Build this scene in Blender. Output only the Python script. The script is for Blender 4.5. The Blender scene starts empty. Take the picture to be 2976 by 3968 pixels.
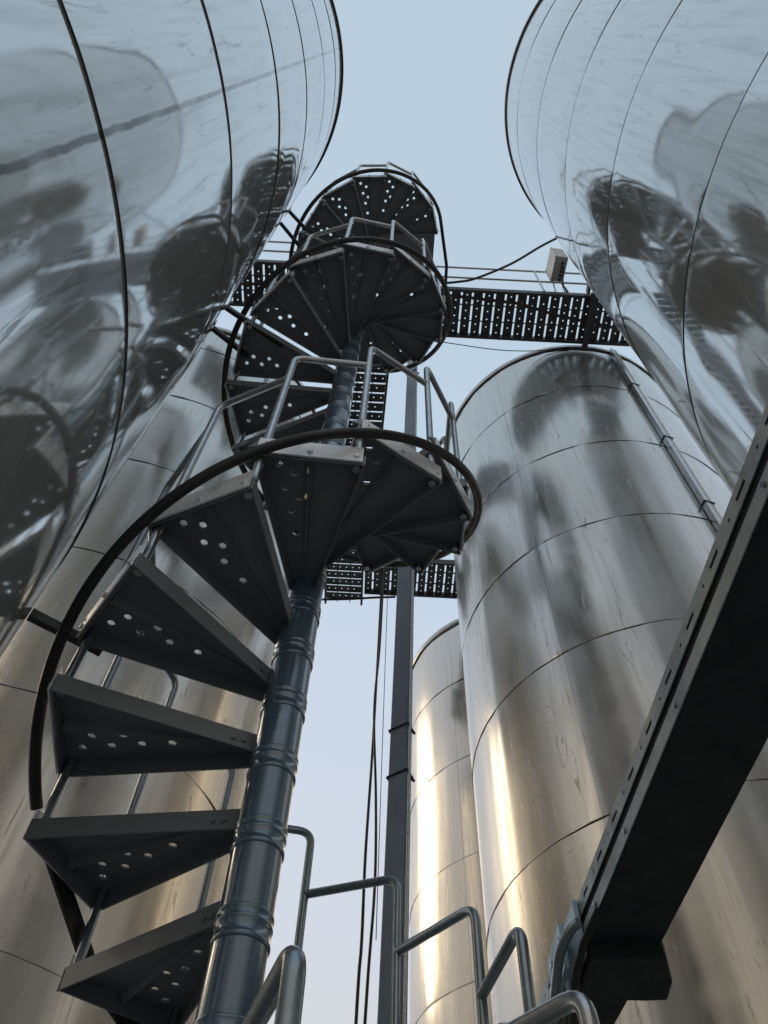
import bpy, bmesh, math, random
from math import sin, cos, pi, radians, sqrt, atan2
from mathutils import Vector, Matrix, noise
from mathutils.geometry import tessellate_polygon

scene = bpy.context.scene
C = scene.collection
random.seed(7)

# ------------------------------------------------------------------ camera
EYE = Vector((0, 0, 0))                      # the camera is the origin; the ground lies 1.6 m below
GZ = -1.6
rt = Vector((0.99872289, -0.04293931, 0.0266235))
up = Vector((-0.05052322, -0.84880728, 0.52628281))
fw = Vector((0.0, 0.52695580, 0.84989269))
cam = bpy.data.cameras.new('camera'); cam_o = bpy.data.objects.new('camera', cam); C.objects.link(cam_o)
cam_o.matrix_world = Matrix(((rt.x, up.x, -fw.x, 0), (rt.y, up.y, -fw.y, 0), (rt.z, up.z, -fw.z, 0), (0, 0, 0, 1)))
cam.sensor_fit = 'VERTICAL'; cam.sensor_height = 36.0; cam.lens = 36.0 * 0.7711347
cam.clip_start = 0.02; cam.clip_end = 2000
scene.camera = cam_o

# ------------------------------------------------------------------ sky, sun, exposure
SUN_EL, SUN_AZ = radians(35), radians(-58)   # azimuth from +y towards +x
world = bpy.data.worlds.new('World'); scene.world = world; world.use_nodes = True
wn = world.node_tree; wn.nodes.clear()
w_out = wn.nodes.new('ShaderNodeOutputWorld'); w_bg = wn.nodes.new('ShaderNodeBackground')
w_sky = wn.nodes.new('ShaderNodeTexSky'); w_sky.sky_type = 'NISHITA'; w_sky.sun_disc = False
w_sky.sun_elevation = SUN_EL; w_sky.sun_rotation = SUN_AZ
w_sky.air_density = 1.0; w_sky.dust_density = 1.0; w_sky.ozone_density = 1.0
# thin white overcast over the blue: stronger towards the horizon
w_tc = wn.nodes.new('ShaderNodeTexCoord'); w_sep = wn.nodes.new('ShaderNodeSeparateXYZ')
wn.links.new(w_tc.outputs['Generated'], w_sep.inputs[0])
w_ramp = wn.nodes.new('ShaderNodeValToRGB'); wn.links.new(w_sep.outputs['Z'], w_ramp.inputs[0])
HZ = 10.0
def hz(c): return (c[0]*HZ, c[1]*HZ, c[2]*HZ, 1)
e = w_ramp.color_ramp.elements
e[0].position = 0.0; e[0].color = (0.50, 0.40, 0.27, 1)
e[1].position = 1.0; e[1].color = (0.455, 0.565, 0.66, 1)
for p_, c_ in ((0.25, (0.60, 0.56, 0.50)), (0.5, (0.60, 0.63, 0.68)), (0.74, (0.55, 0.625, 0.72)), (0.9, (0.48, 0.60, 0.70))):
    q_ = e.new(p_); q_.color = (*c_, 1)
# warm low sky added everywhere but straight ahead, for gold in tank reflections
def wm_(op, a, b):
    n = wn.nodes.new('ShaderNodeMath'); n.operation = op
    for i, x in enumerate((a, b)):
        if isinstance(x, float): n.inputs[i].default_value = x
        else: wn.links.new(x, n.inputs[i])
    return n.outputs[0]
def wr_(v, a, b, c, d):
    n = wn.nodes.new('ShaderNodeMapRange'); n.interpolation_type = 'SMOOTHSTEP'; wn.links.new(v, n.inputs[0])
    for i, x in enumerate((a, b, c, d)): n.inputs[1+i].default_value = x
    return n.outputs[0]
hyp = wm_('SQRT', wm_('ADD', wm_('MULTIPLY', w_sep.outputs['X'], w_sep.outputs['X']), wm_('MULTIPLY', w_sep.outputs['Y'], w_sep.outputs['Y'])), 0.0)
azf = wr_(wm_('DIVIDE', w_sep.outputs['Y'], hyp), 0.45, 0.95, 1.0, 0.0)
elf = wr_(w_sep.outputs['Z'], 0.45, 0.85, 1.0, 0.0)
w_wm = wn.nodes.new('ShaderNodeMix'); w_wm.data_type = 'RGBA'; wn.links.new(wm_('MULTIPLY', azf, elf), w_wm.inputs[0])
wn.links.new(w_ramp.outputs[0], w_wm.inputs[6]); w_wm.inputs[7].default_value = (0.54, 0.47, 0.37, 1)
w_sc = wn.nodes.new('ShaderNodeVectorMath'); w_sc.operation = 'SCALE'; w_sc.inputs['Scale'].default_value = HZ
wn.links.new(w_wm.outputs[2], w_sc.inputs[0])
w_mix = wn.nodes.new('ShaderNodeMix'); w_mix.data_type = 'RGBA'; w_mix.inputs[0].default_value = 0.85
wn.links.new(w_sky.outputs[0], w_mix.inputs[6]); wn.links.new(w_sc.outputs[0], w_mix.inputs[7])
wn.links.new(w_mix.outputs[2], w_bg.inputs[0]); w_bg.inputs[1].default_value = 0.1
wn.links.new(w_bg.outputs[0], w_out.inputs[0])
sun = bpy.data.lights.new('sun', 'SUN'); sun.energy = 0.5; sun.angle = radians(18); sun.color = (1.0, 0.78, 0.50)
sun_o = bpy.data.objects.new('sun', sun); C.objects.link(sun_o)
sd = Vector((cos(SUN_EL)*sin(SUN_AZ), cos(SUN_EL)*cos(SUN_AZ), sin(SUN_EL)))
sun_o.rotation_euler = sd.to_track_quat('Z', 'Y').to_euler(); sun_o.location = (0, 0, 30)
scene.view_settings.view_transform = 'Standard'; scene.view_settings.look = 'None'
scene.view_settings.exposure = 0.28; scene.view_settings.gamma = 1.0
scene.cycles.max_bounces = 12; scene.cycles.glossy_bounces = 8

# ------------------------------------------------------------------ materials
def new_mat(name):
    m = bpy.data.materials.new(name); m.use_nodes = True
    nt = m.node_tree; b = nt.nodes['Principled BSDF']
    return m, nt, b
def nd(nt, t, **kw):
    n = nt.nodes.new(t)
    for k, v in kw.items(): setattr(n, k, v)
    return n
def mapped(nt, scale, coord='Object'):
    tc = nd(nt, 'ShaderNodeTexCoord'); mp = nd(nt, 'ShaderNodeMapping')
    mp.inputs['Scale'].default_value = scale
    nt.links.new(tc.outputs[coord], mp.inputs[0]); return mp.outputs[0]
def noi(nt, vec, scale, detail=3, rough=0.5, dist=0.0):
    n = nd(nt, 'ShaderNodeTexNoise'); n.inputs['Scale'].default_value = scale
    n.inputs['Detail'].default_value = detail; n.inputs['Roughness'].default_value = rough; n.inputs['Distortion'].default_value = dist
    nt.links.new(vec, n.inputs['Vector']); return n.outputs[0]
def rng(nt, v, a, b, c, d):
    n = nd(nt, 'ShaderNodeMapRange'); n.clamp = True
    for i, x in enumerate((a, b, c, d)): n.inputs[1+i].default_value = x
    nt.links.new(v, n.inputs[0]); return n.outputs[0]
def mixc(nt, f, a, b):
    n = nd(nt, 'ShaderNodeMix'); n.data_type = 'RGBA'
    if isinstance(f, float): n.inputs[0].default_value = f
    else: nt.links.new(f, n.inputs[0])
    for i, x in ((6, a), (7, b)):
        if isinstance(x, tuple): n.inputs[i].default_value = (*x, 1)
        else: nt.links.new(x, n.inputs[i])
    return n.outputs[2]
def math_(nt, op, a, b=None):
    n = nd(nt, 'ShaderNodeMath', operation=op)
    for i, x in enumerate((a, b)):
        if x is None: continue
        if isinstance(x, (float, int)): n.inputs[i].default_value = x
        else: nt.links.new(x, n.inputs[i])
    return n.outputs[0]

def steel_shell(name, base, rough, aniso, welds=(), streak=0.5, metal=0.8, refl_tint=0.45):
    """rolled stainless sheet: mirror-like, faintly brushed, rain streaks running down, vertical weld stains at given angles"""
    m, nt, b = new_mat(name)
    tc = nd(nt, 'ShaderNodeTexCoord'); sep = nd(nt, 'ShaderNodeSeparateXYZ'); nt.links.new(tc.outputs['Object'], sep.inputs[0])
    ang = math_(nt, 'ARCTAN2', sep.outputs['Y'], sep.outputs['X'])
    cyl = nd(nt, 'ShaderNodeCombineXYZ'); nt.links.new(ang, cyl.inputs[0]); nt.links.new(sep.outputs['Z'], cyl.inputs[1])
    def cn(sx, sz, scale, detail=4, rough_=0.55, dist=0.0, off=0.0):
        mp = nd(nt, 'ShaderNodeMapping'); mp.inputs['Scale'].default_value = (sx, sz, 1); mp.inputs['Location'].default_value = (off, off, off)
        nt.links.new(cyl.outputs[0], mp.inputs[0]); return noi(nt, mp.outputs[0], scale, detail, rough_, dist)
    fine = cn(30, 0.8, 1.6, 5, 0.6)                    # thin streaks running down
    broad = cn(2.2, 0.5, 1.3, 3, 0.5, 0.3, 5)          # broad dull patches
    dash = cn(13, 0.8, 2.4, 6, 0.74, 0.9, 11)          # short broken drip marks
    dmask = rng(nt, dash, 0.59, 0.66, 0.0, 1.0)
    smask = rng(nt, fine, 0.48, 0.70, 0.0, 1.0)
    col = mixc(nt, math_(nt, 'MULTIPLY', smask, streak), base, tuple(x*0.72 for x in base))
    col = mixc(nt, math_(nt, 'MULTIPLY', dmask, streak*0.8), col, (base[0]*.42, base[1]*.43, base[2]*.42))
    col = mixc(nt, rng(nt, cn(1.6, 0.02, 2.2, 4, 0.6, 0.0, 31), 0.35, 0.65, 0.0, refl_tint), col, (base[0]*.97, base[1]*.88, base[2]*.74))  # warm upright bands: gold reflections painted into the base colour
    wm = None
    for a0, wid, str_ in welds:
        wob = cn(0.0, 1.0, 9, 6, 0.7, 0.0, 3)
        dd = math_(nt, 'ABSOLUTE', math_(nt, 'SUBTRACT', math_(nt, 'ADD', ang, math_(nt, 'MULTIPLY', math_(nt, 'SUBTRACT', wob, 0.5), wid*1.4)), a0))
        k = math_(nt, 'MULTIPLY', rng(nt, dd, wid*0.35, wid*0.65, 1.0, 0.0), rng(nt, cn(0.3, 1.0, 3, 5, 0.7, 0, 21), 0.3, 0.55, str_*0.35, str_))
        wm = k if wm is None else math_(nt, 'MAXIMUM', wm, k)
    if wm is not None: col = mixc(nt, wm, col, (base[0]*.28, base[1]*.27, base[2]*.27))
    nt.links.new(col, b.inputs['Base Color'])
    b.inputs['Metallic'].default_value = metal
    r = rng(nt, broad, 0.3, 0.7, rough*0.75, rough*1.45)
    r = math_(nt, 'ADD', r, math_(nt, 'MULTIPLY', smask, 0.07))
    r = math_(nt, 'ADD', r, math_(nt, 'MULTIPLY', dmask, 0.15))
    nt.links.new(r, b.inputs['Roughness'])
    b.inputs['Anisotropic'].default_value = aniso
    tg = nd(nt, 'ShaderNodeTangent'); tg.direction_type = 'RADIAL'; tg.axis = 'Z'
    nt.links.new(tg.outputs[0], b.inputs['Tangent'])
    bp = nd(nt, 'ShaderNodeBump'); bp.inputs['Strength'].default_value = 0.03; bp.inputs['Distance'].default_value = 0.004
    nt.links.new(fine, bp.inputs['Height']); nt.links.new(bp.outputs[0], b.inputs['Normal'])
    return m

def paint(name, col, rough, metallic=0.0, wear=0.3, dirt=(0.02, 0.018, 0.015), scale=9.0, coat=0.0):
    m, nt, b = new_mat(name)
    v = mapped(nt, (1, 1, 1))
    n1 = noi(nt, v, scale, 6, 0.65); n2 = noi(nt, v, scale*6, 4, 0.6)
    c = mixc(nt, rng(nt, n1, 0.45, 0.75, 0.0, wear), col, dirt)
    c = mixc(nt, rng(nt, n2, 0.62, 0.72, 0.0, wear*0.6), c, tuple(min(1, x*1.9+0.01) for x in col))
    nt.links.new(c, b.inputs['Base Color']); b.inputs['Metallic'].default_value = metallic
    nt.links.new(rng(nt, n1, 0.3, 0.7, rough*0.8, min(1, rough*1.3)), b.inputs['Roughness'])
    if coat: b.inputs['Coat Weight'].default_value = coat; b.inputs['Coat Roughness'].default_value = 0.12
    bp = nd(nt, 'ShaderNodeBump'); bp.inputs['Strength'].default_value = 0.08; bp.inputs['Distance'].default_value = 0.004
    nt.links.new(n2, bp.inputs['Height']); nt.links.new(bp.outputs[0], b.inputs['Normal'])
    return m

M = {}
M['shell_near'] = steel_shell('stainless_near', (0.68, 0.71, 0.72), 0.058, 0.35, refl_tint=0.08, welds=((-0.125, 0.010, 0.95), (2.9, 0.01, .6)), streak=0.8, metal=0.72)
M['shell_right'] = steel_shell('stainless_right', (0.68, 0.71, 0.72), 0.058, 0.35, refl_tint=0.08, streak=0.85, metal=0.72, welds=((1.2, 0.01, .6),))
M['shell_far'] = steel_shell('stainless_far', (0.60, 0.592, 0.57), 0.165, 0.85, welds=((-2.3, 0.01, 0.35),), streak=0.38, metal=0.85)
M['seam'] = paint('seam_sealant', (0.042, 0.04, 0.038), 0.6, 0.3, wear=0.6, dirt=(0.18, 0.18, 0.17), scale=14)
M['rim'] = paint('rim_steel', (0.42, 0.43, 0.43), 0.32, 1.0, wear=0.35, dirt=(0.12, 0.12, 0.11))
M['roof'] = paint('roof_steel', (0.4, 0.4, 0.4), 0.4, 1.0)
M['tread'] = paint('tread_paint', (0.165, 0.18, 0.20), 0.42, 0.0, wear=0.35, dirt=(0.07, 0.068, 0.065), scale=5)
M['pole'] = paint('pole_paint', (0.105, 0.17, 0.235), 0.2, 0.3, wear=0.2, dirt=(0.045, 0.05, 0.055), scale=12, coat=1.0)
M['black_tube'] = paint('black_tube', (0.012, 0.013, 0.015), 0.5, 0.0, wear=0.2)
M['rail'] = paint('rail_steel', (0.46, 0.48, 0.50), 0.24, 0.85, wear=0.3, dirt=(0.16, 0.16, 0.16), scale=20)
M['rail_dark'] = paint('rail_dark', (0.28, 0.33, 0.37), 0.24, 0.7, wear=0.25, dirt=(0.07, 0.07, 0.07), scale=20)
M['galv'] = paint('galvanised_plate', (0.88, 0.90, 0.92), 0.3, 0.15, wear=0.35, dirt=(0.12, 0.12, 0.12), scale=12)
M['post'] = paint('post_paint', (0.20, 0.25, 0.34), 0.33, 0.0, wear=0.3, dirt=(0.03, 0.027, 0.024), scale=7, coat=0.3)
M['plank'] = paint('plank_paint', (0.045, 0.05, 0.058), 0.5, 0.0, wear=0.3, dirt=(0.05, 0.04, 0.03), scale=8)
M['beam'] = paint('beam_paint', (0.020, 0.024, 0.028), 0.7, 0.0, wear=0.2)
M['beam_light'] = paint('beam_edge', (0.42, 0.47, 0.50), 0.42, 0.3, wear=0.4, dirt=(0.04, 0.035, 0.03))
M['blue'] = paint('blue_grey_paint', (0.36, 0.52, 0.62), 0.4, 0.2, wear=0.5, dirt=(0.06, 0.045, 0.035), scale=14)
M['cable'] = paint('cable_black', (0.012, 0.012, 0.013), 0.5)
M['box_grey'] = paint('box_plastic', (0.50, 0.51, 0.52), 0.4, 0.0, wear=0.25, dirt=(0.25, 0.24, 0.22))
M['box_beige'] = paint('box_beige', (0.36, 0.32, 0.27), 0.45, 0.0, wear=0.3, dirt=(0.2, 0.17, 0.13))
M['red'] = paint('red_hose', (0.32, 0.03, 0.02), 0.5)
M['black'] = paint('letter_black', (0.01, 0.01, 0.012), 0.5)
M['concrete'] = paint('concrete', (0.36, 0.36, 0.355), 0.9, 0.0, wear=0.5, dirt=(0.22, 0.215, 0.21), scale=0.7)

# ------------------------------------------------------------------ mesh helpers
class MB:
    def __init__(s): s.v = []; s.f = []; s.sm = []
    def add(s, vs, fs, smooth=False):
        o = len(s.v); s.v += [tuple(v) for v in vs]; s.f += [tuple(i+o for i in f) for f in fs]; s.sm += [smooth]*len(fs)
    def box(s, lo, hi, M_=None):
        vs = [Vector((x, y, z)) for z in (lo[2], hi[2]) for y in (lo[1], hi[1]) for x in (lo[0], hi[0])]
        if M_ is not None: vs = [M_ @ v for v in vs]
        s.add(vs, [(0, 2, 3, 1), (4, 5, 7, 6), (0, 1, 5, 4), (2, 6, 7, 3), (0, 4, 6, 2), (1, 3, 7, 5)])
    def bar(s, a, b, w, h, upv=(0, 0, 1)):
        a = Vector(a); b = Vector(b); d = (b-a).normalized(); sd_ = d.cross(Vector(upv)).normalized(); u = sd_.cross(d)
        vs = []
        for p in (a, b):
            for i, j in ((-1, -1), (1, -1), (1, 1), (-1, 1)): vs.append(p + sd_*i*w/2 + u*j*h/2)
        s.add(vs, [(0, 3, 2, 1), (4, 5, 6, 7), (0, 1, 5, 4), (1, 2, 6, 5), (2, 3, 7, 6), (3, 0, 4, 7)])
    def tube(s, pts, r, n=12, caps=True):
        pts = [Vector(p) for p in pts]; rings = []; prev = None
        for i, p in enumerate(pts):
            t = (pts[min(i+1, len(pts)-1)] - pts[max(i-1, 0)]).normalized()
            if prev is None:
                a = Vector((0, 0, 1)) if abs(t.z) < 0.9 else Vector((1, 0, 0)); u = t.cross(a).normalized()
            else: u = (prev - t*prev.dot(t)).normalized()
            prev = u; w = t.cross(u)
            rings.append([p + (u*cos(2*pi*k/n) + w*sin(2*pi*k/n))*r for k in range(n)])
        vs = [v for rg in rings for v in rg]; fs = []
        for i in range(len(rings)-1):
            for k in range(n): fs.append((i*n+k, i*n+(k+1) % n, (i+1)*n+(k+1) % n, (i+1)*n+k))
        s.add(vs, fs, True)
        if caps:
            s.add(rings[0], [tuple(range(n))[::-1]]); s.add(rings[-1], [tuple(range(n))])
    def lathe(s, prof, n=48, M_=None, caps=False):
        vs = []
        for r, z in prof:
            for k in range(n):
                v = Vector((r*cos(2*pi*k/n), r*sin(2*pi*k/n), z)); vs.append(M_ @ v if M_ is not None else v)
        fs = [(i*n+k, i*n+(k+1) % n, (i+1)*n+(k+1) % n, (i+1)*n+k) for i in range(len(prof)-1) for k in range(n)]
        s.add(vs, fs, True)
    def plate(s, outer, holes, z0, z1, M_=None):
        """flat plate with real holes, extruded z0..z1"""
        loops = [outer] + holes
        tris = tessellate_polygon([[Vector((x, y, 0)) for x, y in lp] for lp in loops])
        flat = [p for lp in loops for p in lp]; n = len(flat)
        T_ = (lambda v: M_ @ v) if M_ is not None else (lambda v: v)
        vs = [T_(Vector((x, y, z0))) for x, y in flat] + [T_(Vector((x, y, z1))) for x, y in flat]
        fs = [tuple(t) for t in tris] + [tuple(i+n for i in reversed(t)) for t in tris]
        o = 0
        for lp in loops:
            k = len(lp)
            for i in range(k): fs.append((o+i, o+(i+1) % k, n+o+(i+1) % k, n+o+i))
            o += k
        s.add(vs, fs)
    def build(s, name, mat, parent=None, loc=(0, 0, 0), bevel=0.0, label=None):
        me = bpy.data.meshes.new(name); me.from_pydata(s.v, [], s.f); me.update()
        me.polygons.foreach_set('use_smooth', s.sm)
        bm = bmesh.new(); bm.from_mesh(me); bmesh.ops.recalc_face_normals(bm, faces=bm.faces)
        if bevel:
            eds = [e_ for e_ in bm.edges if len(e_.link_faces) == 2 and e_.calc_face_angle(0) > 0.6 and not (e_.link_faces[0].smooth and e_.link_faces[1].smooth)]
            bmesh.ops.bevel(bm, geom=eds, offset=bevel, segments=1, affect='EDGES', clamp_overlap=True)
        bm.to_mesh(me); bm.free()
        o = bpy.data.objects.new(name, me); C.objects.link(o); o.location = loc
        if mat: me.materials.append(mat)
        if parent: o.parent = parent
        if label: o['label'] = label
        return o
def thing(name, label, cat, loc=(0, 0, 0), group=None):
    o = bpy.data.objects.new(name, None); C.objects.link(o); o.location = loc; o.empty_display_size = 0.2
    o['label'] = label; o['category'] = cat
    if group: o['group'] = group
    return o
def tag(o, label, cat, group=None, kind=None):
    o['label'] = label; o['category'] = cat
    if group: o['group'] = group
    if kind: o['kind'] = kind
    return o
def sub(p, q, o): return (p[0]-o[0], p[1]-o[1], p[2]-o[2])
def corner(a, b, c, r, n=6):
    """points rounding the corner b between a and c"""
    a, b, c = Vector(a), Vector(b), Vector(c); d1 = (a-b).normalized(); d2 = (c-b).normalized()
    p1 = b+d1*r; p2 = b+d2*r
    return [(p1*(1-t)**2 + b*2*t*(1-t) + p2*t*t) for t in [i/n for i in range(n+1)]]
def circ(cx, cy, r, n=14): return [(cx+r*cos(2*pi*k/n), cy+r*sin(2*pi*k/n)) for k in range(n)][::-1]

# ------------------------------------------------------------------ ground
g = MB(); g.add([(-400, -400, GZ), (400, -400, GZ), (400, 400, GZ), (-400, 400, GZ)], [(0, 1, 2, 3)])
g = g.build('ground', M['concrete']); g['kind'] = 'structure'

# ------------------------------------------------------------------ tanks
def make_tank(x, y, R, H, seams, mat, label, dz=0.06, nth=300, amp=1.0, seed=0, flute=0.0, group='stainless steel storage tanks'):
    t = thing('storage_tank', label, 'tank', (x, y, GZ), group)
    s = MB(); zs = []
    z = GZ
    marks = sorted(seams)
    while z < H-1e-6:
        zs.append(z); z += dz
    zs.append(H)
    for m_ in marks:                                   # extra rows hugging each seam so the pinch is crisp
        zs += [m_-0.025, m_-0.010, m_, m_+0.010, m_+0.025]
    zs = sorted(set(round(q, 4) for q in zs if q <= H)); nth_ = nth
    sv = Vector((seed*7.3, seed*3.1, seed*1.7))
    vs = []
    for zz in zs:
        dm = min((abs(zz-m_) for m_ in marks), default=9)
        pinch = 0.0012*math.exp(-(dm/0.03)**2) + 0.0038*math.exp(-(dm/0.16)**2)
        k_ = amp*min(1.0, 0.45+dm*1.6)
        for k in range(nth_):
            a = 2*pi*k/nth_; ca, sa = cos(a), sin(a)
            p = Vector((ca*R, sa*R, zz))
            w = noise.noise(Vector((p.x*0.55, p.y*0.55, zz*0.9))+sv)*0.007
            w += noise.noise(Vector((p.x*1.3, p.y*1.3, zz*2.1))+sv*2)*0.0022
            w2 = noise.noise(Vector((p.x*2.0, p.y*2.0, round(0)+sum(zz > m_ for m_ in marks)*3.1+zz*0.25))+sv)*0.0022
            r = R - pinch*amp*(0.6+0.4*noise.noise(Vector((p.x*2, p.y*2, 9.0))+sv)) + w*k_ + w2*k_
            if flute:
                cr_ = sum(zz > m_ for m_ in marks)
                r += flute*(noise.noise(Vector((ca*5.5, sa*5.5, zz*0.07+cr_*0.35))+sv) + 0.45*noise.noise(Vector((ca*15, sa*15, zz*0.1+cr_*0.9))+sv))
            vs.append((ca*r, sa*r, zz-GZ))
    n = nth_; fs = [(i*n+k, i*n+(k+1) % n, (i+1)*n+(k+1) % n, (i+1)*n+k) for i in range(len(zs)-1) for k in range(n)]
    s.add(vs, fs, True); s.build('shell', mat, t)
    for m_ in marks:                                   # sealed lap joint: an uneven dark bead round the tank
        q = MB(); nn = 360; vs = []; fs = []
        for k in range(nn):
            a = 2*pi*k/nn; wv = noise.noise(Vector((cos(a)*9*R, sin(a)*9*R, m_*5)))
            hw = 0.0012 + 0.0024*max(0, wv) + 0.0008*noise.noise(Vector((cos(a)*40*R, sin(a)*40*R, m_))); zc = m_ - GZ + 0.003*wv
            rr = R-0.0046*amp
            for dr, dzz in ((-.004, -hw), (0.0046, -hw*0.6), (0.0046, hw*0.6), (-.004, hw)): vs.append(((rr+dr)*cos(a), (rr+dr)*sin(a), zc+dzz))
        for k in range(nn):
            j = (k+1) % nn
            for c_ in range(3): fs.append((k*4+c_, j*4+c_, j*4+c_+1, k*4+c_+1))
        q.add(vs, fs, True); q.build('seam', M['seam'], t)
    q = MB(); h = H-GZ                                 # rim band folded over the edge of the roof
    q.lathe([(R-0.02, h-0.115), (R+0.014, h-0.112), (R+0.014, h-0.004), (R+0.006, h+0.004), (R-0.15, h+0.02)], 256)
    q.build('rim_band', M['rim'], t)
    q = MB(); q.lathe([(R+0.0145, h-0.128), (R+0.018, h-0.122), (R+0.018, h-0.113), (R+0.0145, h-0.110)], 256); q.build('rim_gap', M['seam'], t)
    q = MB(); q.lathe([(R-0.12, h+0.018), (R*0.55, h+0.22), (0.15, h+0.4), (0.0001, h+0.4)], 96); q.build('roof', M['roof'], t)
    return t
TL = (-2.486, .477); TLR = 1.796; T3 = (2.465, 5.14); T3R = 1.624
G_ = 'stainless steel storage tanks'
make_tank(TL[0], TL[1], TLR, 9.767, [8.842, 7.623, 6.277, 4.896, 3.476, 2.035, 0.62, -0.8], M['shell_near'],
          'huge mirror-like steel tank on the left, spiral staircase reflected in it', dz=0.045, nth=420, seed=1, amp=1.15)
make_tank(2.806, .608, 1.682, 9.959, [8.822, 7.391, 5.957, 4.564, 3.146, 1.72, .3, -1.1], M['shell_right'],
          'huge steel tank filling the top right, perforated walkway mirrored in its curve', dz=0.045, nth=420, seed=2, amp=1.15)
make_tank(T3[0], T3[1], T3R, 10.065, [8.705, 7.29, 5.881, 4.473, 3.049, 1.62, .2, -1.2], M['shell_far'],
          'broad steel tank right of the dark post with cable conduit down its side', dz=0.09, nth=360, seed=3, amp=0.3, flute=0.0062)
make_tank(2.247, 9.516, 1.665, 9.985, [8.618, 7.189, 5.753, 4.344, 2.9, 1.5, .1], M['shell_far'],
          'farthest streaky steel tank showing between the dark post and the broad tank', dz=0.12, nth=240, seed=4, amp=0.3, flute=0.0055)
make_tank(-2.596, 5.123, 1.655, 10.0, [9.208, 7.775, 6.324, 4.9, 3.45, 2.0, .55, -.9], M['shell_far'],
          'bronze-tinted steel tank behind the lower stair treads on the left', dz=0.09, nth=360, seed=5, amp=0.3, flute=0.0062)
# ------------------------------------------------------------------ spiral staircase (measured in stair units, S metres each)
S = 1.3
def zn(n): return 1.95133 + 0.19112*n - 0.0006142*n*n + 0.000015377*n**3
def ctr(z): return (-0.2189 - 0.01579*z + 0.002402*z*z, 1.5597 - 0.00231*z + 0.001146*z*z)
def phn(n): return 4.51435 + 0.50408*n - 0.00093682*n*n
def sp(n, R, dz, z_=None):
    z = (zn(n) if z_ is None else z_) + dz; cx, cy = ctr(zn(n) if z_ is None else z_); ph = phn(n)
    return Vector(((cx+R*cos(ph))*S, (cy+R*sin(ph))*S, z*S))
RH, RB, RT, HB = 0.590, 0.534, 0.560, 0.734
N0, N1 = -15, 30
st = thing('spiral_staircase', 'dark spiral staircase of drilled wedge treads climbing between the tanks', 'staircase', (-0.29, 2.0, GZ))
so = Vector((-0.29, 2.0, GZ))
def B_(mb, name, mat, parent=st, off=so, bevel=0.0, label=None):
    mb.v = [tuple(Vector(v)-off) for v in mb.v]; return mb.build(name, mat, parent, bevel=bevel, label=label)
# central pole with a beaded collar at each step
def pol(z): return Vector(((-0.22431-0.00265*z)*S, (1.45284+0.02493*z)*S, z*S))
PR = 0.0535*S
pole_len_top = zn(N1)+0.35
d_ = (pol(8)-pol(0)).normalized(); PM = d_.to_track_quat('Z', 'Y').to_matrix().to_4x4()
mb = MB(); a_, b_ = pol(GZ/S), pol(pole_len_top); mb.tube([a_, b_], PR, 40)
pole = B_(mb, 'centre_pole', M['pole'])
for n in range(N0, N1+1):
    zc = zn(n)-0.136; mb = MB(); k = PR
    pr = [(k*0.99, -.046), (k*1.02, -.046), (k*1.055, -.042), (k*1.07, -.037), (k*1.055, -.032), (k*1.025, -.030), (k*1.025, .000), (k*1.05, .003), (k*1.065, .007), (k*1.05, .011),
          (k*1.025, .014), (k*1.025, .026), (k*1.045, .029), (k*1.06, .033), (k*1.045, .037), (k*.99, .040)]
    mb.lathe(pr, 40, Matrix.Translation(pol(zc)) @ PM)
    B_(mb, 'collar', M['pole'], pole, so)
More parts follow.
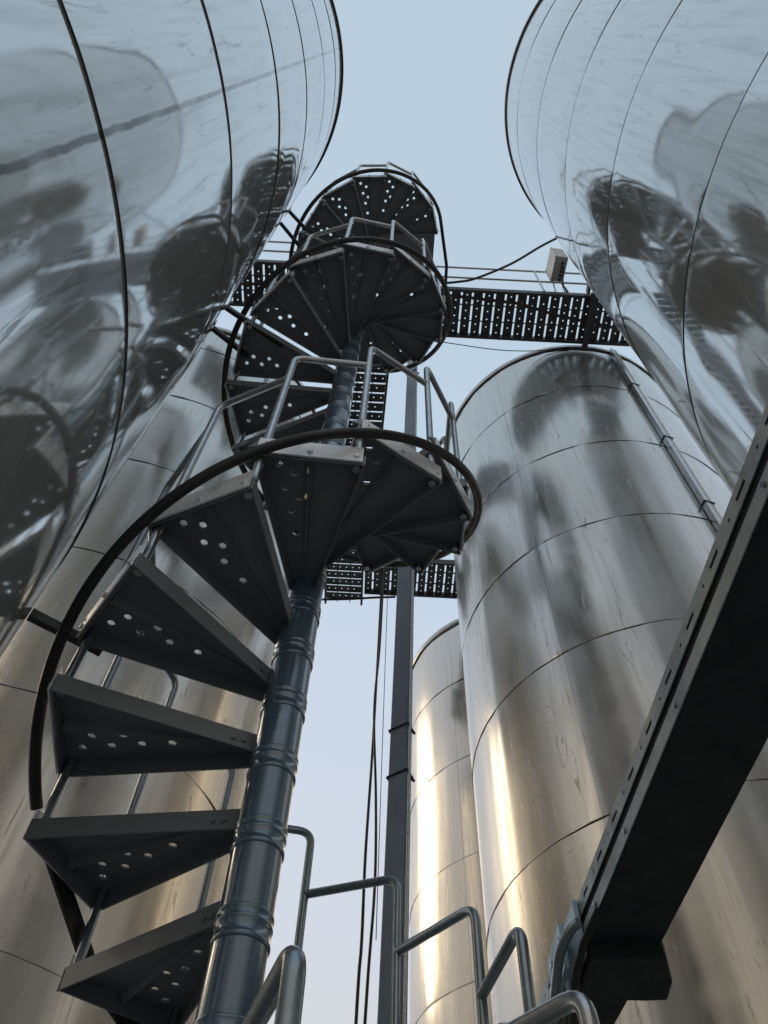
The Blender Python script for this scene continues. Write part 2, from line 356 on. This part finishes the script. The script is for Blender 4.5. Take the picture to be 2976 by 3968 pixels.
# treads
HR = 0.0104
def tread_mesh(n):
    ph0, ph1 = phn(n), phn(n+1); z = zn(n); cx, cy = ctr(z); d = ph1-ph0
    a0, a1 = -0.028, d+0.028
    cw = cos((a1-a0)/2)
    P0 = (RT*1.0*cos(a0), RT*sin(a0)); P1 = (RT*cos(a1), RT*sin(a1))
    r0 = 0.045; q0 = (r0*cos(a0-0.35), r0*sin(a0-0.35)); q1 = (r0*cos(a1+0.35), r0*sin(a1+0.35))
    outer = [q0, P0, P1, q1]
    e = Vector((P0[0]-q0[0], P0[1]-q0[1])).normalized(); nrm = Vector((-e.y, e.x))
    holes = []
    for s_, off_ in ((0.455, .055), (0.378, .055), (0.300, .055), (0.222, .052), (0.420, .092), (0.340, .088)):
        c = Vector(q0) + e*(s_) + nrm*off_; holes.append(circ(c.x, c.y, HR))
    Mx = Matrix.Translation((cx*S, cy*S, z*S)) @ Matrix.Rotation(ph0, 4, 'Z') @ Matrix.Scale(S, 4)
    mb = MB(); mb.plate(outer, holes, -0.006, 0.0, Mx)
    def P_(p, zz): return Mx @ Vector((p[0], p[1], zz))
    # down-turned flanges on both radial edges and a pressed rib between them
    for A, Bq, h, sgn in ((q0, P0, .052, 1), (q1, P1, .052, -1)):
        dd = (Vector(Bq)-Vector(A)).normalized(); nn = Vector((-dd.y, dd.x))*sgn*0.005
        vs = [P_(A, -.0062), P_(Bq, -.0062), P_(Bq, -h), P_(A, -h), P_((A[0]+nn.x, A[1]+nn.y), -.0062), P_((Bq[0]+nn.x, Bq[1]+nn.y), -.0062), P_((Bq[0]+nn.x, Bq[1]+nn.y), -h), P_((A[0]+nn.x, A[1]+nn.y), -h)]
        mb.add(vs, [(0, 1, 2, 3), (7, 6, 5, 4), (0, 4, 5, 1), (3, 2, 6, 7), (1, 5, 6, 2), (0, 3, 7, 4)])
    m1 = ((P0[0]+P1[0])/2, (P0[1]+P1[1])/2); m0 = (0.10*cos((a0+a1)/2), 0.10*sin((a0+a1)/2))
    dd = (Vector(m1)-Vector(m0)).normalized(); nn = Vector((-dd.y, dd.x))
    w0, w1 = 0.004, 0.016
    def off(p, k_): return (p[0]+nn.x*k_, p[1]+nn.y*k_)
    m1 = off(m1, 0); m1 = (m1[0]-dd.x*.012, m1[1]-dd.y*.012)
    mb.add([P_(off(m0, -w0), -.0062), P_(off(m0, w0), -.0062), P_(off(m1, w1), -.0062), P_(off(m1, -w1), -.0062), P_(m0, -.0075), P_(m1, -.036)],
           [(0, 4, 5, 3), (1, 2, 5, 4), (0, 1, 4), (3, 5, 2)])
    for A, Bq in ((q0, P0), (q1, P1)):                   # bolt heads on both radial flanges near the pole and the rim
        sg = 1 if A is q0 else -1
        dd = (Vector(Bq)-Vector(A)).normalized(); nn = Vector((-dd.y, dd.x))*-sg
        for t_ in (.05, .075):
            c = Vector(A)+dd*t_; mb.tube([P_((c.x, c.y), -.03), P_((c.x+nn.x*.005, c.y+nn.y*.005), -.03)], .0062*S, 6)
    # outer end: down flange closes the pan
    dd = (Vector(P1)-Vector(P0)).normalized(); nn = Vector((-dd.y, dd.x))
    ins = nn*0.005 if nn.dot(Vector(P0)) < 0 else -nn*0.005
    vs = [P_(P0, -.0062), P_(P1, -.0062), P_(P1, -.05), P_(P0, -.05), P_((P0[0]+ins.x, P0[1]+ins.y), -.0062), P_((P1[0]+ins.x, P1[1]+ins.y), -.0062), P_((P1[0]+ins.x, P1[1]+ins.y), -.05), P_((P0[0]+ins.x, P0[1]+ins.y), -.05)]
    mb.add(vs, [(0, 1, 2, 3), (7, 6, 5, 4), (0, 4, 5, 1), (3, 2, 6, 7), (1, 5, 6, 2), (0, 3, 7, 4)])
    # bright kick plate screwed to the outside of that flange
    out = -ins*0.6
    def E_(p, t, k_): 
        q = Vector(p)+dd*t+out.normalized()*k_; return (q.x, q.y)
    kp = MB()
    A0, A1 = E_(P0, 0.008, 0.003), E_(P1, -0.008, 0.003); B0, B1 = E_(P0, 0.008, 0.008), E_(P1, -0.008, 0.008)
    vs = [P_(A0, -.046), P_(A1, -.046), P_(A1, .034), P_(A0, .034), P_(B0, -.046), P_(B1, -.046), P_(B1, .034), P_(B0, .034)]
    kp.add(vs, [(3, 2, 1, 0), (4, 5, 6, 7), (0, 1, 5, 4), (3, 7, 6, 2), (1, 2, 6, 5), (0, 4, 7, 3)])
    for t in (0.06, 0.50, 0.94):
        c = Vector(B0)*(1-t)+Vector(B1)*t; kp.tube([P_((c.x, c.y), -.02), P_((c.x+out.normalized().x*.006, c.y+out.normalized().y*.006), -.02)], .008*S, 8)
    return mb, kp
for n in range(N0, N1):
    a, b = tread_mesh(n)
    tr = B_(a, 'tread', M['tread']); B_(b, 'kick_plate', M['galv'], tr)
# balusters: each rises, bends and runs level to the next one
TB = 0.0118*S
for n in range(-9, N1):
    top = sp(n, RB, HB); foot = sp(n, RB, -0.235); nxt = sp(n+1, RB, HB, None); nx = Vector((nxt.x, nxt.y, top.z))
    foot.x, foot.y = top.x, top.y
    mat = M['rail_dark'] if n < -1 else M['rail']
    mb = MB(); cr = corner(foot, top, nx, 0.055)
    half = len(cr)//2
    mb.tube([foot]+cr, TB, 14); bo = B_(mb, 'baluster', mat)
    mb = MB(); mb.tube([cr[-1]+(cr[-1]-nx).normalized()*0.001, nx], TB, 14); B_(mb, 'handrail', mat, bo)
    mb = MB(); foot.z = top.z-(HB+.04)*S; c_ = ctr(zn(n)); rd = Vector((foot.x-c_[0]*S, foot.y-c_[1]*S, 0)).normalized(); td = Vector((-rd.y, rd.x, 0))
    o_ = Vector((foot.x, foot.y, foot.z+0.045))
    mb.add([o_+rd*.035+td*.03, o_+rd*.035-td*.05, o_+rd*.035+td*.0+Vector((0, 0, .07)), o_+rd*.028+td*.03, o_+rd*.028-td*.05, o_+rd*.028+Vector((0, 0, .07))],
           [(0, 1, 2), (5, 4, 3), (0, 3, 4, 1), (1, 4, 5, 2), (2, 5, 3, 0)]); B_(mb, 'gusset', M['tread'], bo)
# outer helical stringer tube, starting left of the lower treads, ending straight into the landing
mb = MB(); pts = []
k = -3.1
while k < 29.6: pts.append(sp(k, RH, -0.111)); k += 0.08
e_ = pts[-1]
pts += [Vector((0.60, 2.45, 9.62)), Vector((0.615, 2.80, 9.72))]
mb.tube(pts, 0.0150*S, 14); B_(mb, 'outer_stringer', M['black_tube'])
nodes = [-3.2, -4.08, -5.1, -6.1, -7.1, -8.1, -9.1, -10.1, -11.1, -12.1]
for i in range(len(nodes)-1):                          # flat links instead of the tube below the lowest bend
    mb = MB(); mb.bar(sp(nodes[i], RH*0.965, -0.13), sp(nodes[i+1]-.06, RH*0.965, -0.12), .012, .06); B_(mb, 'link_bar', M['black_tube'])
# landing plate that hands over to the walkway
mb = MB(); mb.plate([(-.36, 2.03), (.02, 2.03), (.44, 1.98), (.44, 2.815), (-.36, 2.815)], [circ(.3, 2.2+.1*i, .013) for i in range(3)], 9.80, 9.808)
B_(mb, 'landing_plate', M['tread'])

# entry handrail beside the camera
hr = thing('entry_handrail', 'thick dark tube handrail bending over nearest the centre pole base', 'handrail', (-0.079, .9575, GZ))
mb = MB(); tp = Vector((-0.079, .9575, .533)); ft = Vector((-0.079, .9575, GZ)); fa = Vector((-0.175, 1.26, .533)); mb.tube([ft]+corner(ft, tp, fa, .04)+[fa], .0150, 18)
B_(mb, 'rail_tube', M['rail_dark'], hr, Vector((-0.079, .9575, GZ)))
mb = MB(); mb.tube([fa+Vector((0, 0, .016)), Vector((fa.x, fa.y, GZ))], .0165, 18); B_(mb, 'rail_post', M['rail_dark'], hr, Vector((-0.079, .9575, GZ)))
hr = thing('entry_handrail', 'shiny bent tube rail at the foot of the overhead beam bracket', 'handrail', (.40, 1.455, GZ))
o = Vector((.40, 1.455, GZ)); mb = MB(); tp = Vector((.40, 1.455, .755)); ft = Vector((.40, 1.455, GZ)); fa = Vector((.28, 1.62, .755)); mb.tube([ft]+corner(ft, tp, fa, .05)+[fa], .017, 18)
B_(mb, 'rail_tube', M['rail'], hr, o)
mb = MB(); mb.tube([fa+Vector((0, 0, .016)), Vector((fa.x, fa.y, GZ))], .017, 18); B_(mb, 'rail_post', M['rail'], hr, o)

# tie brackets from the left tank to the staircase
def bracket(z, arms, label, stub=None):
    o = Vector((arms[0][0][0], arms[0][0][1], z)); t = thing('tie_bracket', label, 'bracket', o, 'tie brackets between the left tank and the staircase')
    for a, b in arms:
        mb = MB(); mb.bar((a[0], a[1], z), (b[0], b[1], z), .026, .034); B_(mb, 'arm', M['black_tube'], t, o)
        mb = MB(); d = (Vector(b)-Vector(a)).normalized(); mb.bar((a[0], a[1], z+.021), (b[0], b[1], z+.021), .03, .005); B_(mb, 'top_strip', M['galv'], t, o)
    a, b = Vector((*arms[0][0], z)), Vector((*arms[-1][0], z)); 
    if len(arms) > 1:
        mb = MB(); mb.bar(a+(a-b)*.3, b+(b-a)*.3, .012, .09); B_(mb, 'wall_plate', M['galv'], t, o)
bracket(2.0, [((-1.147, 1.705), (-.93, 1.85))], 'single black bar tying the lowest stair turn to the left tank')
bracket(4.95, [((-1.08, 1.59), (-.72, 1.83)), ((-1.19, 1.72), (-.95, 1.915))], 'pair of black bars tying the middle stair turn to the left tank')
bracket(8.0, [((-1.07, 1.59), (-.90, 1.76)), ((-1.16, 1.70), (-.97, 1.92))], 'pair of black bars tying the top stair turn to the left tank')

# ------------------------------------------------------------------ steel post
def azp(az, d, z): a = radians(az); return Vector((d*sin(a), d*cos(a), z))
pb, pt_ = azp(2.2, 3.35, GZ), azp(4.3, 3.35, 9.88)
pb = azp(2.29, 3.35, 1.58) + (azp(2.29, 3.35, 1.58)-azp(4.14, 3.35, 8.6))*((1.58-GZ)/7.02)
dv = (azp(4.14, 3.35, 8.6)-azp(2.29, 3.35, 1.58)).normalized(); pt_ = pb+dv*((9.9-GZ)/dv.z)
post = thing('steel_post', 'tall square blue-grey post standing behind the spiral staircase', 'post', pb)
mb = MB(); rot = Matrix.Rotation(radians(-27), 4, 'Z'); hw = .049
vs = []
for base in (pb, pt_):
    for i, j in ((-1, -1), (1, -1), (1, 1), (-1, 1)): vs.append(base + rot @ Vector((i*hw*1.12, j*hw*.62, 0)))
mb.add(vs, [(0, 3, 2, 1), (4, 5, 6, 7), (0, 1, 5, 4), (1, 2, 6, 5), (2, 3, 7, 6), (3, 0, 4, 7)])
B_(mb, 'shaft', M['post'], post, pb, bevel=.008)
def at_post(z): return pb+dv*((z-pb.z)/dv.z)
for z, lab in ((2.78, None), (3.10, None), (5.3, None), (8.35, None)):
    mb = MB(); c = at_post(z); lp = []
    for i, j in ((-1, -1), (1, -1), (1, 1), (-1, 1), (-1, -1)): lp.append(c + rot @ Vector((i*(hw*1.12+.004), j*(hw*.62+.004), 0.01*i)))
    mb.tube(lp, .006, 8); q = rot @ Vector((hw*1.12+.012, 0, -.02)); mb.tube([c+q*0.9, c+q+Vector((.012, -.005, -.03))], .008, 8)
    B_(mb, 'cable_tie', M['cable'], post, pb)
mb = MB(); q = rot @ Vector((hw*1.12+.006, -.02, 0)); mb.tube([at_post(z)+q for z in (GZ, 1, 4, 7, 9.6)], .008, 8); B_(mb, 'edge_conduit', M['rail'], post, pb)

# ------------------------------------------------------------------ walkways
def walkway(label, x0, x1, y0, y1, z, along='x', pitch=.140, gap=.026, nh=6, rails=(), skew=0.0, cross=(), loc=None):
    o = Vector((x0, y0, z)); t = thing('walkway', label, 'walkway', o, 'perforated steel walkways at the tank tops')
    L = (x1-x0) if along == 'x' else (y1-y0); W = (y1-y0) if along == 'x' else (x1-x0); k = int(L/pitch)
    def P(u, w, zz): return Vector((u+skew*w, w+0.0, zz)) if along == 'x' else Vector((w+skew*u, u, zz))
    Mx = Matrix(((1, skew, 0, 0), (0, 1, 0, 0), (0, 0, 1, 0), (0, 0, 0, 1))) if along == 'x' else Matrix(((skew, 1, 0, 0), (1, 0, 0, 0), (0, 0, 1, 0), (0, 0, 0, 1)))
    for i in range(k):
        u0 = i*pitch; u1 = u0+pitch-gap; hs = []; odd = i % 2
        m_ = nh if odd else nh-1
        for j in range(nh-odd*0):
            w = W*(j+.5+(.25 if odd else -.05))/(nh+.2)
            if .05 < w < W-.05: hs.append(circ((u0+u1)/2, w, .0098, 10))
        mb = MB(); mb.plate([(u0, .035), (u1, .035), (u1, W-.035), (u0, W-.035)], hs, 0, .004, Mx)
        for uu in (u0, u1-.004): mb.box((uu, .04, -.014), (uu+.004, W-.04, -.0002), Mx)
        mb.build('plank', M['plank'], t)
    for w in (0, W-.034):
        mb = MB(); mb.box((0, w, -.05), (L, w+.033, .06), Mx); mb.build('side_angle', M['plank'], t)
    mb = MB()
    for w in (W*.33, W*.66): mb.box((0, w-.006, .006), (L, w+.006, .03), Mx)
    mb.build('support_rod', M['plank'], t)
    for u in cross:
        mb = MB(); mb.box((u, -.05, -.10), (u+.07, W+.03, -.052), Mx); mb.build('cross_beam', M['plank'], t)
    for w, hs_ in rails:
        for h in hs_:
            mb = MB(); a, b = Mx @ Vector((0, w, h)), Mx @ Vector((L, w, h)); mb.tube([a, b], .014, 10); mb.build('guard_rail', M['rail'], t)
        mb = MB(); nps = max(2, int(L/1.2)+1)
        for i in range(nps):
            u = L*i/(nps-1); u = min(max(u, .02), L-.02); a, b = Mx @ Vector((u, w, .05)), Mx @ Vector((u, w, max(hs_))); mb.tube([a, b], .014, 10)
            m2 = mb
        mb.build('rail_post', M['rail'], t)
    return t
walkway('perforated walkway running from the stair top over the broad right tank', .44, 3.34, 2.82, 3.45, 10.0, rails=((.0, (.5, 1.0)),), cross=(2.02,), skew=-.0)
walkway('short perforated walkway piece at left beside the mirror-like tank', -2.35, -.37, 2.60, 3.18, 10.0, rails=((.0, (.5, 1.0)),))
walkway('perforated walkway seen edge-on behind the centre pole', -.62, -.0, 3.47, 6.3, 10.0, along='y', rails=(), skew=-.05)
walkway('square perforated walkway end far below the stair rim, left of the post', -.88, -.27, 6.35, 7.95, 10.0, along='y')
walkway('far perforated cross walkway passing behind the dark post', -.25, 1.75, 7.05, 7.72, 10.0, rails=((.0, (.5, 1.0)),))
walkway('dark perforated walkway stub tucked behind the top right tank', 2.42, 3.2, 1.9, 2.80, 10.02, along='y')
# red hose on the right walkway
mb = MB(); mb.tube([(.5, 2.92, 10.05), (1.0, 2.95, 10.05), (1.6, 2.99, 10.05), (2.1, 3.12, 10.05), (2.6, 3.2, 10.05), (3.2, 3.3, 10.05)], .022, 10)
tag(mb.build('hose', M['red']), 'red hose lying along the right walkway, glimpsed through its gaps', 'hose')
mb = MB(); mb.tube([(-2.2, 2.93, 10.05), (-1.6, 2.9, 10.05), (-.9, 2.86, 10.05), (-.45, 2.9, 10.05)], .022, 10)
tag(mb.build('hose', M['red']), 'red hose lying on the left walkway piece, glimpsed through its gaps', 'hose')

# ------------------------------------------------------------------ cables
def cable(pts, r, label, cat='cable'):
    P = [Vector(p) for p in pts]; out = []
    for i in range(len(P)-1):
        p0, p1, p2, p3 = P[max(i-1, 0)], P[i], P[i+1], P[min(i+2, len(P)-1)]
        for k in range(10):
            t = k/10; out.append(.5*((2*p1)+(p2-p0)*t+(2*p0-5*p1+4*p2-p3)*t*t+(3*p1-p0-3*p2+p3)*t**3))
    out.append(P[-1]); mb = MB(); mb.tube(out, r, 10); return tag(mb.build('hanging_cable', M['cable']), label, cat)
cable([(.60, 2.80, 10.12), (.78, 2.78, 10.14), (1.02, 2.74, 10.2), (1.5, 2.62, 10.55), (1.93, 2.45, 10.9), (2.3, 2.3, 11.1)], .016, 'thick black cable rising in a curve from stair top to the grey box')
cable([(.50, 3.50, 9.95), (.85, 3.52, 9.9), (1.4, 3.55, 9.85), (1.9, 3.55, 9.9), (2.3, 3.5, 9.95)], .006, 'thin cable sagging below the near edge of the right walkway')
def azl(az, d, z): return azp(az, d, z)
cable([azl(.15, 7.2, 9.95), azl(.12, 7.2, 8.2), azl(.05, 7.2, 6.4), azl(-.1, 7.2, 5.0), azl(-.05, 7.2, 4.1), azl(-.15, 7.2, 3.2), azl(-.1, 7.2, GZ)], .016, 'left one of two black cables hanging in front of the open sky')
cable([azl(.35, 7.1, 9.95), azl(.28, 7.1, 8.1), azl(.02, 7.1, 6.9), azl(.55, 7.1, 5.6), azl(.75, 7.1, 4.6), azl(.5, 7.1, 3.6), azl(.35, 7.1, 2.2), azl(.4, 7.1, GZ)], .015, 'right one of two black cables bowing towards the dark post')
mb = MB(); mb.tube([azl(.9, 7.0, 9.95), azl(.95, 7.0, 6), azl(1.0, 7.0, 4)], .005, 6); tag(mb.build('wire', M['cable']), 'hair-thin wire hanging straight between cables and dark post', 'wire')

cable([(-.93, 7.83, 9.9), (-.5, 7.78, 9.88), (-.1, 7.74, 9.9), (.25, 7.72, 9.92)], .018, 'dark straight rod running under the far cross walkway to the post', 'rod')
# ------------------------------------------------------------------ boxes on the walkways
bx = Vector((2.11, 2.61, 10.35)); jb = thing('junction_box', 'pale grey junction box with five cable glands beside the top right tank', 'box', bx)
Rb = Matrix.Translation(bx) @ Matrix.Rotation(radians(4), 4, 'Z')
mb = MB(); mb.box((-.072, -.16, 0), (.072, .16, .44), Rb); B_(mb, 'enclosure', M['box_grey'], jb, bx, bevel=.008)
mb = MB(); mb.box((-.095, -.168, -.006), (-.073, .168, .45), Rb); B_(mb, 'lid', M['box_grey'], jb, bx, bevel=.004)
for y_, z_ in ((-.145, .02), (.145, .02), (-.145, .42), (.145, .42)):
    mb = MB(); mb.tube([Rb @ Vector((-.099, y_, z_)), Rb @ Vector((-.094, y_, z_))], .009, 8); B_(mb, 'lid_screw', M['cable'], jb, bx)
for i in range(5):
    mb = MB(); c = Rb @ Vector((.012, -.08+i*.052, 0)); mb.tube([c+Vector((0, 0, -.025)), c], .016, 10); B_(mb, 'gland', M['cable'], jb, bx)
    mb = MB(); mb.tube([c+Vector((0, 0, -.025)), c+Vector((.004, .02, -.07)), Vector((2.15+.008*i, 2.80, 10.20)), Vector((2.17+.012*i, 2.84, 10.08))], .006, 6); B_(mb, 'lead', M['cable'], jb, bx)
for x in (-.06, .06):
    mb = MB(); a = Rb @ Vector((x, .16, .04)); mb.tube([a, Vector((a.x, 2.83, 10.05))], .011, 8); B_(mb, 'bracket_leg', M['rail'], jb, bx)
bb = Vector((.0, 7.15, 10.13)); eb = thing('equipment_box', 'beige equipment box with black lettering on the far walkway', 'box', bb)
mb = MB(); mb.box((.02, 0, 0), (.34, .2, .42), Matrix.Translation(bb)); B_(mb, 'housing', M['box_beige'], eb, bb, bevel=.008)
mb = MB(); mb.box((.34, .02, .02), (.46, .18, .40), Matrix.Translation(bb)); B_(mb, 'side_cover', M['box_grey'], eb, bb, bevel=.006)
tx = bpy.data.curves.new('lettering', 'FONT'); tx.body = 'ILPab'; tx.size = .15; tx.extrude = .002; tx.align_x = 'CENTER'; tx.align_y = 'CENTER'
to = bpy.data.objects.new('lettering_src', tx); C.objects.link(to); dg = bpy.context.evaluated_depsgraph_get()
me = bpy.data.meshes.new_from_object(to.evaluated_get(dg)); bpy.data.objects.remove(to)
me.transform(Matrix.Translation(Vector((.25, -.004, .21))) @ Matrix.Rotation(radians(90), 4, 'Y') @ Matrix.Rotation(radians(0), 4, 'Z') @ Matrix.Rotation(radians(90), 4, 'X'))
lo = bpy.data.objects.new('lettering', me); C.objects.link(lo); lo.parent = eb; me.materials.clear(); me.materials.append(M['black'])
bb = Vector((-.22, 7.2, 10.1)); eb2 = thing('equipment_box', 'plain brown equipment cabinet left of the lettered box', 'box', bb)
mb = MB(); mb.box((0, 0, 0), (.17, .2, .36), Matrix.Translation(bb)); B_(mb, 'housing', M['box_beige'], eb2, bb, bevel=.006)
mb = MB(); mb.box((.02, -.012, .03), (.15, -.001, .33), Matrix.Translation(bb)); B_(mb, 'door', M['box_beige'], eb2, bb, bevel=.003)

# ------------------------------------------------------------------ cable conduit down the right tank
cc = Vector((T3[0], T3[1], 0)); ca = atan2(3.54-5.14, 2.875-2.465)
cd = Vector((cos(ca), sin(ca), 0)); ct = Vector((-cd.y, cd.x, 0)); cb = cc+cd*(T3R+.05); cb.z = GZ
ct_t = thing('conduit', 'straight metal conduit tray clipped down the broad right tank', 'conduit', cb)
Mc = Matrix(((ct.x, cd.x, 0, cb.x), (ct.y, cd.y, 0, cb.y), (0, 0, 1, 0), (0, 0, 0, 1)))
mb = MB(); mb.box((-.035, -.045, GZ), (.012, .012, 10.0), Mc); B_(mb, 'tray', M['rail'], ct_t, cb, bevel=.003)
mb = MB()
for k in (.020, .040): mb.tube([Mc @ Vector((k+.006, 0, GZ)), Mc @ Vector((k+.006, 0, 10.0))], .009, 10)
B_(mb, 'pipe', M['galv'], ct_t, cb)
for z in (0.4, 1.8, 3.25, 4.65, 5.3, 6.1, 7.4, 8.8):
    mb = MB(); mb.box((-.043, -.045, z), (.062, .018, z+.018), Mc); B_(mb, 'clamp', M['cable'], ct_t, cb)

# ------------------------------------------------------------------ overhead beam, right foreground
Q = 1.45
bo_ = Vector((.49*Q, 1.75*Q, 1.0*Q)); bt = thing('overhead_beam', 'black box beam with slotted channel crossing the right foreground', 'beam', bo_)
def BP(x, y, z): return Vector((x*Q, y*Q, z*Q))
def strip(xa, xb, y0, y1, za, zb, xa2=None, xb2=None):
    """prism: x range (xa..xb) at far end y0, (xa2..xb2) at near end y1"""
    xa2 = xa if xa2 is None else xa2; xb2 = xb if xb2 is None else xb2
    m = MB(); m.add([BP(xa, y0, za), BP(xb, y0, za), BP(xb, y0, zb), BP(xa, y0, zb), BP(xa2, y1, za), BP(xb2, y1, za), BP(xb2, y1, zb), BP(xa2, y1, zb)],
                    [(0, 1, 2, 3), (7, 6, 5, 4), (0, 4, 5, 1), (3, 2, 6, 7), (0, 3, 7, 4), (1, 5, 6, 2)]); return m
FY, NY = 2.9, -.8
def bl(y): return .5857-.0515*y
def br(y): return .7714-.0638*y
B_(strip(bl(1.72), br(1.72), 1.72, NY, 1.0, 1.075, bl(NY), br(NY)), 'main_box', M['beam'], bt, bo_, bevel=.004)
B_(strip(bl(1.72)-.0035, bl(1.72)-.0008, 1.715, NY, 1.001, 1.034, bl(NY)-.0035, bl(NY)-.0008), 'lower_lip', M['beam_light'], bt, bo_, bevel=.001)
# slotted strut channel hung along the beam's left side
y0, y1 = 2.9, -.8
def xl(y): return bl(y)-.004
ang = math.atan(.0515)
hs = []
Lc = (y0-y1)*Q
u = .12
while u < Lc-.2:
    hw_, hl = .006, .028
    hs.append([(u-hl, -hw_), (u+hl, -hw_), (u+hl, hw_), (u-hl, hw_)][::-1]); hs.append(circ(u+.11, .0, .006, 8)); u += .19
Mz = Matrix.Translation(BP(xl(y0), y0, 1.0715)) @ Matrix.Rotation(radians(-90)+ang, 4, 'Z') @ Matrix.Rotation(radians(90), 4, 'X')
mb = MB(); mb.plate([(0, -.028), (Lc, -.028), (Lc, .028), (0, .028)], hs, 0, .003, Mz); ch = B_(mb, 'slotted_channel', M['beam_light'], bt, bo_)
mb = MB(); mb.box((0, -.028, -.03), (Lc, -.025, -.0005), Mz); mb.box((0, .025, -.03), (Lc, .028, -.0005), Mz); B_(mb, 'channel_side', M['beam'], bt, bo_)
# bracket and the thinner continuation beyond it
B_(strip(.50, .560, 2.9, 1.88, 1.0, 1.12, .51, .645), 'far_box', M['beam'], bt, bo_, bevel=.004)
mb = MB(); vs = []
for z in (.965, 1.10):
    for p in ((.50, 1.72), (.663, 1.70), (.700, 1.80), (.706, 1.875), (.655, 1.884), (.50, 1.89)): vs.append(BP(*p, z))
mb.add(vs, [(0, 1, 2, 3, 4, 5), (11, 10, 9, 8, 7, 6)]+[(i, (i+1) % 6, (i+1) % 6+6, i+6) for i in range(6)]); B_(mb, 'bracket_block', M['beam'], bt, bo_, bevel=.006)
B_(strip(.478, .490, 1.89, 1.70, .965, 1.09), 'bracket_plate', M['blue'], bt, bo_, bevel=.003)
B_(strip(.452, .464, 1.93, 1.76, .965, 1.07), 'bracket_plate', M['blue'], bt, bo_, bevel=.003)
for y_ in (1.74, 1.84):
    mb = MB(); mb.tube([BP(.472, y_, 1.05), BP(.478, y_, 1.05)], .011, 6); mb.tube([BP(.446, y_+.03, 1.03), BP(.452, y_+.03, 1.03)], .011, 6); B_(mb, 'bolt', M['rail_dark'], bt, bo_)
for y_ in (1.60, 1.35, 1.0, .55):
    mb = MB(); mb.tube([BP(bl(y_)-.008, y_, 1.017), BP(bl(y_)-.0036, y_, 1.017)], .008, 6); B_(mb, 'bolt', M['rail_dark'], bt, bo_)
mb = MB(); mb.tube([BP(.44, 2.0, .97), BP(.475, 2.0, .97)], .028, 14); B_(mb, 'round_stub', M['tread'], bt, bo_)
mb = MB(); a, b, c, d = BP(.50, 1.60, 1.0), BP(.455, 1.66, 1.0), BP(.435, 1.72, .98), BP(.445, 1.95, .93)
mb.tube(corner(a, b, c, .03)[:4]+corner(b, c, d, .06)+[d], .016, 12); tag(mb.build('conduit_loop', M['rail_dark']), 'bent dark tube looping out beside the beam bracket', 'tube')
mb = MB(); mb.tube([BP(.497, 1.58, .99), BP(.480, 1.68, .975), BP(.478, 1.80, .955), BP(.488, 1.92, .93)], .013, 12); tag(mb.build('conduit_loop', M['cable']), 'dark cable draped over the blue-grey bracket plates', 'tube')
print('done')
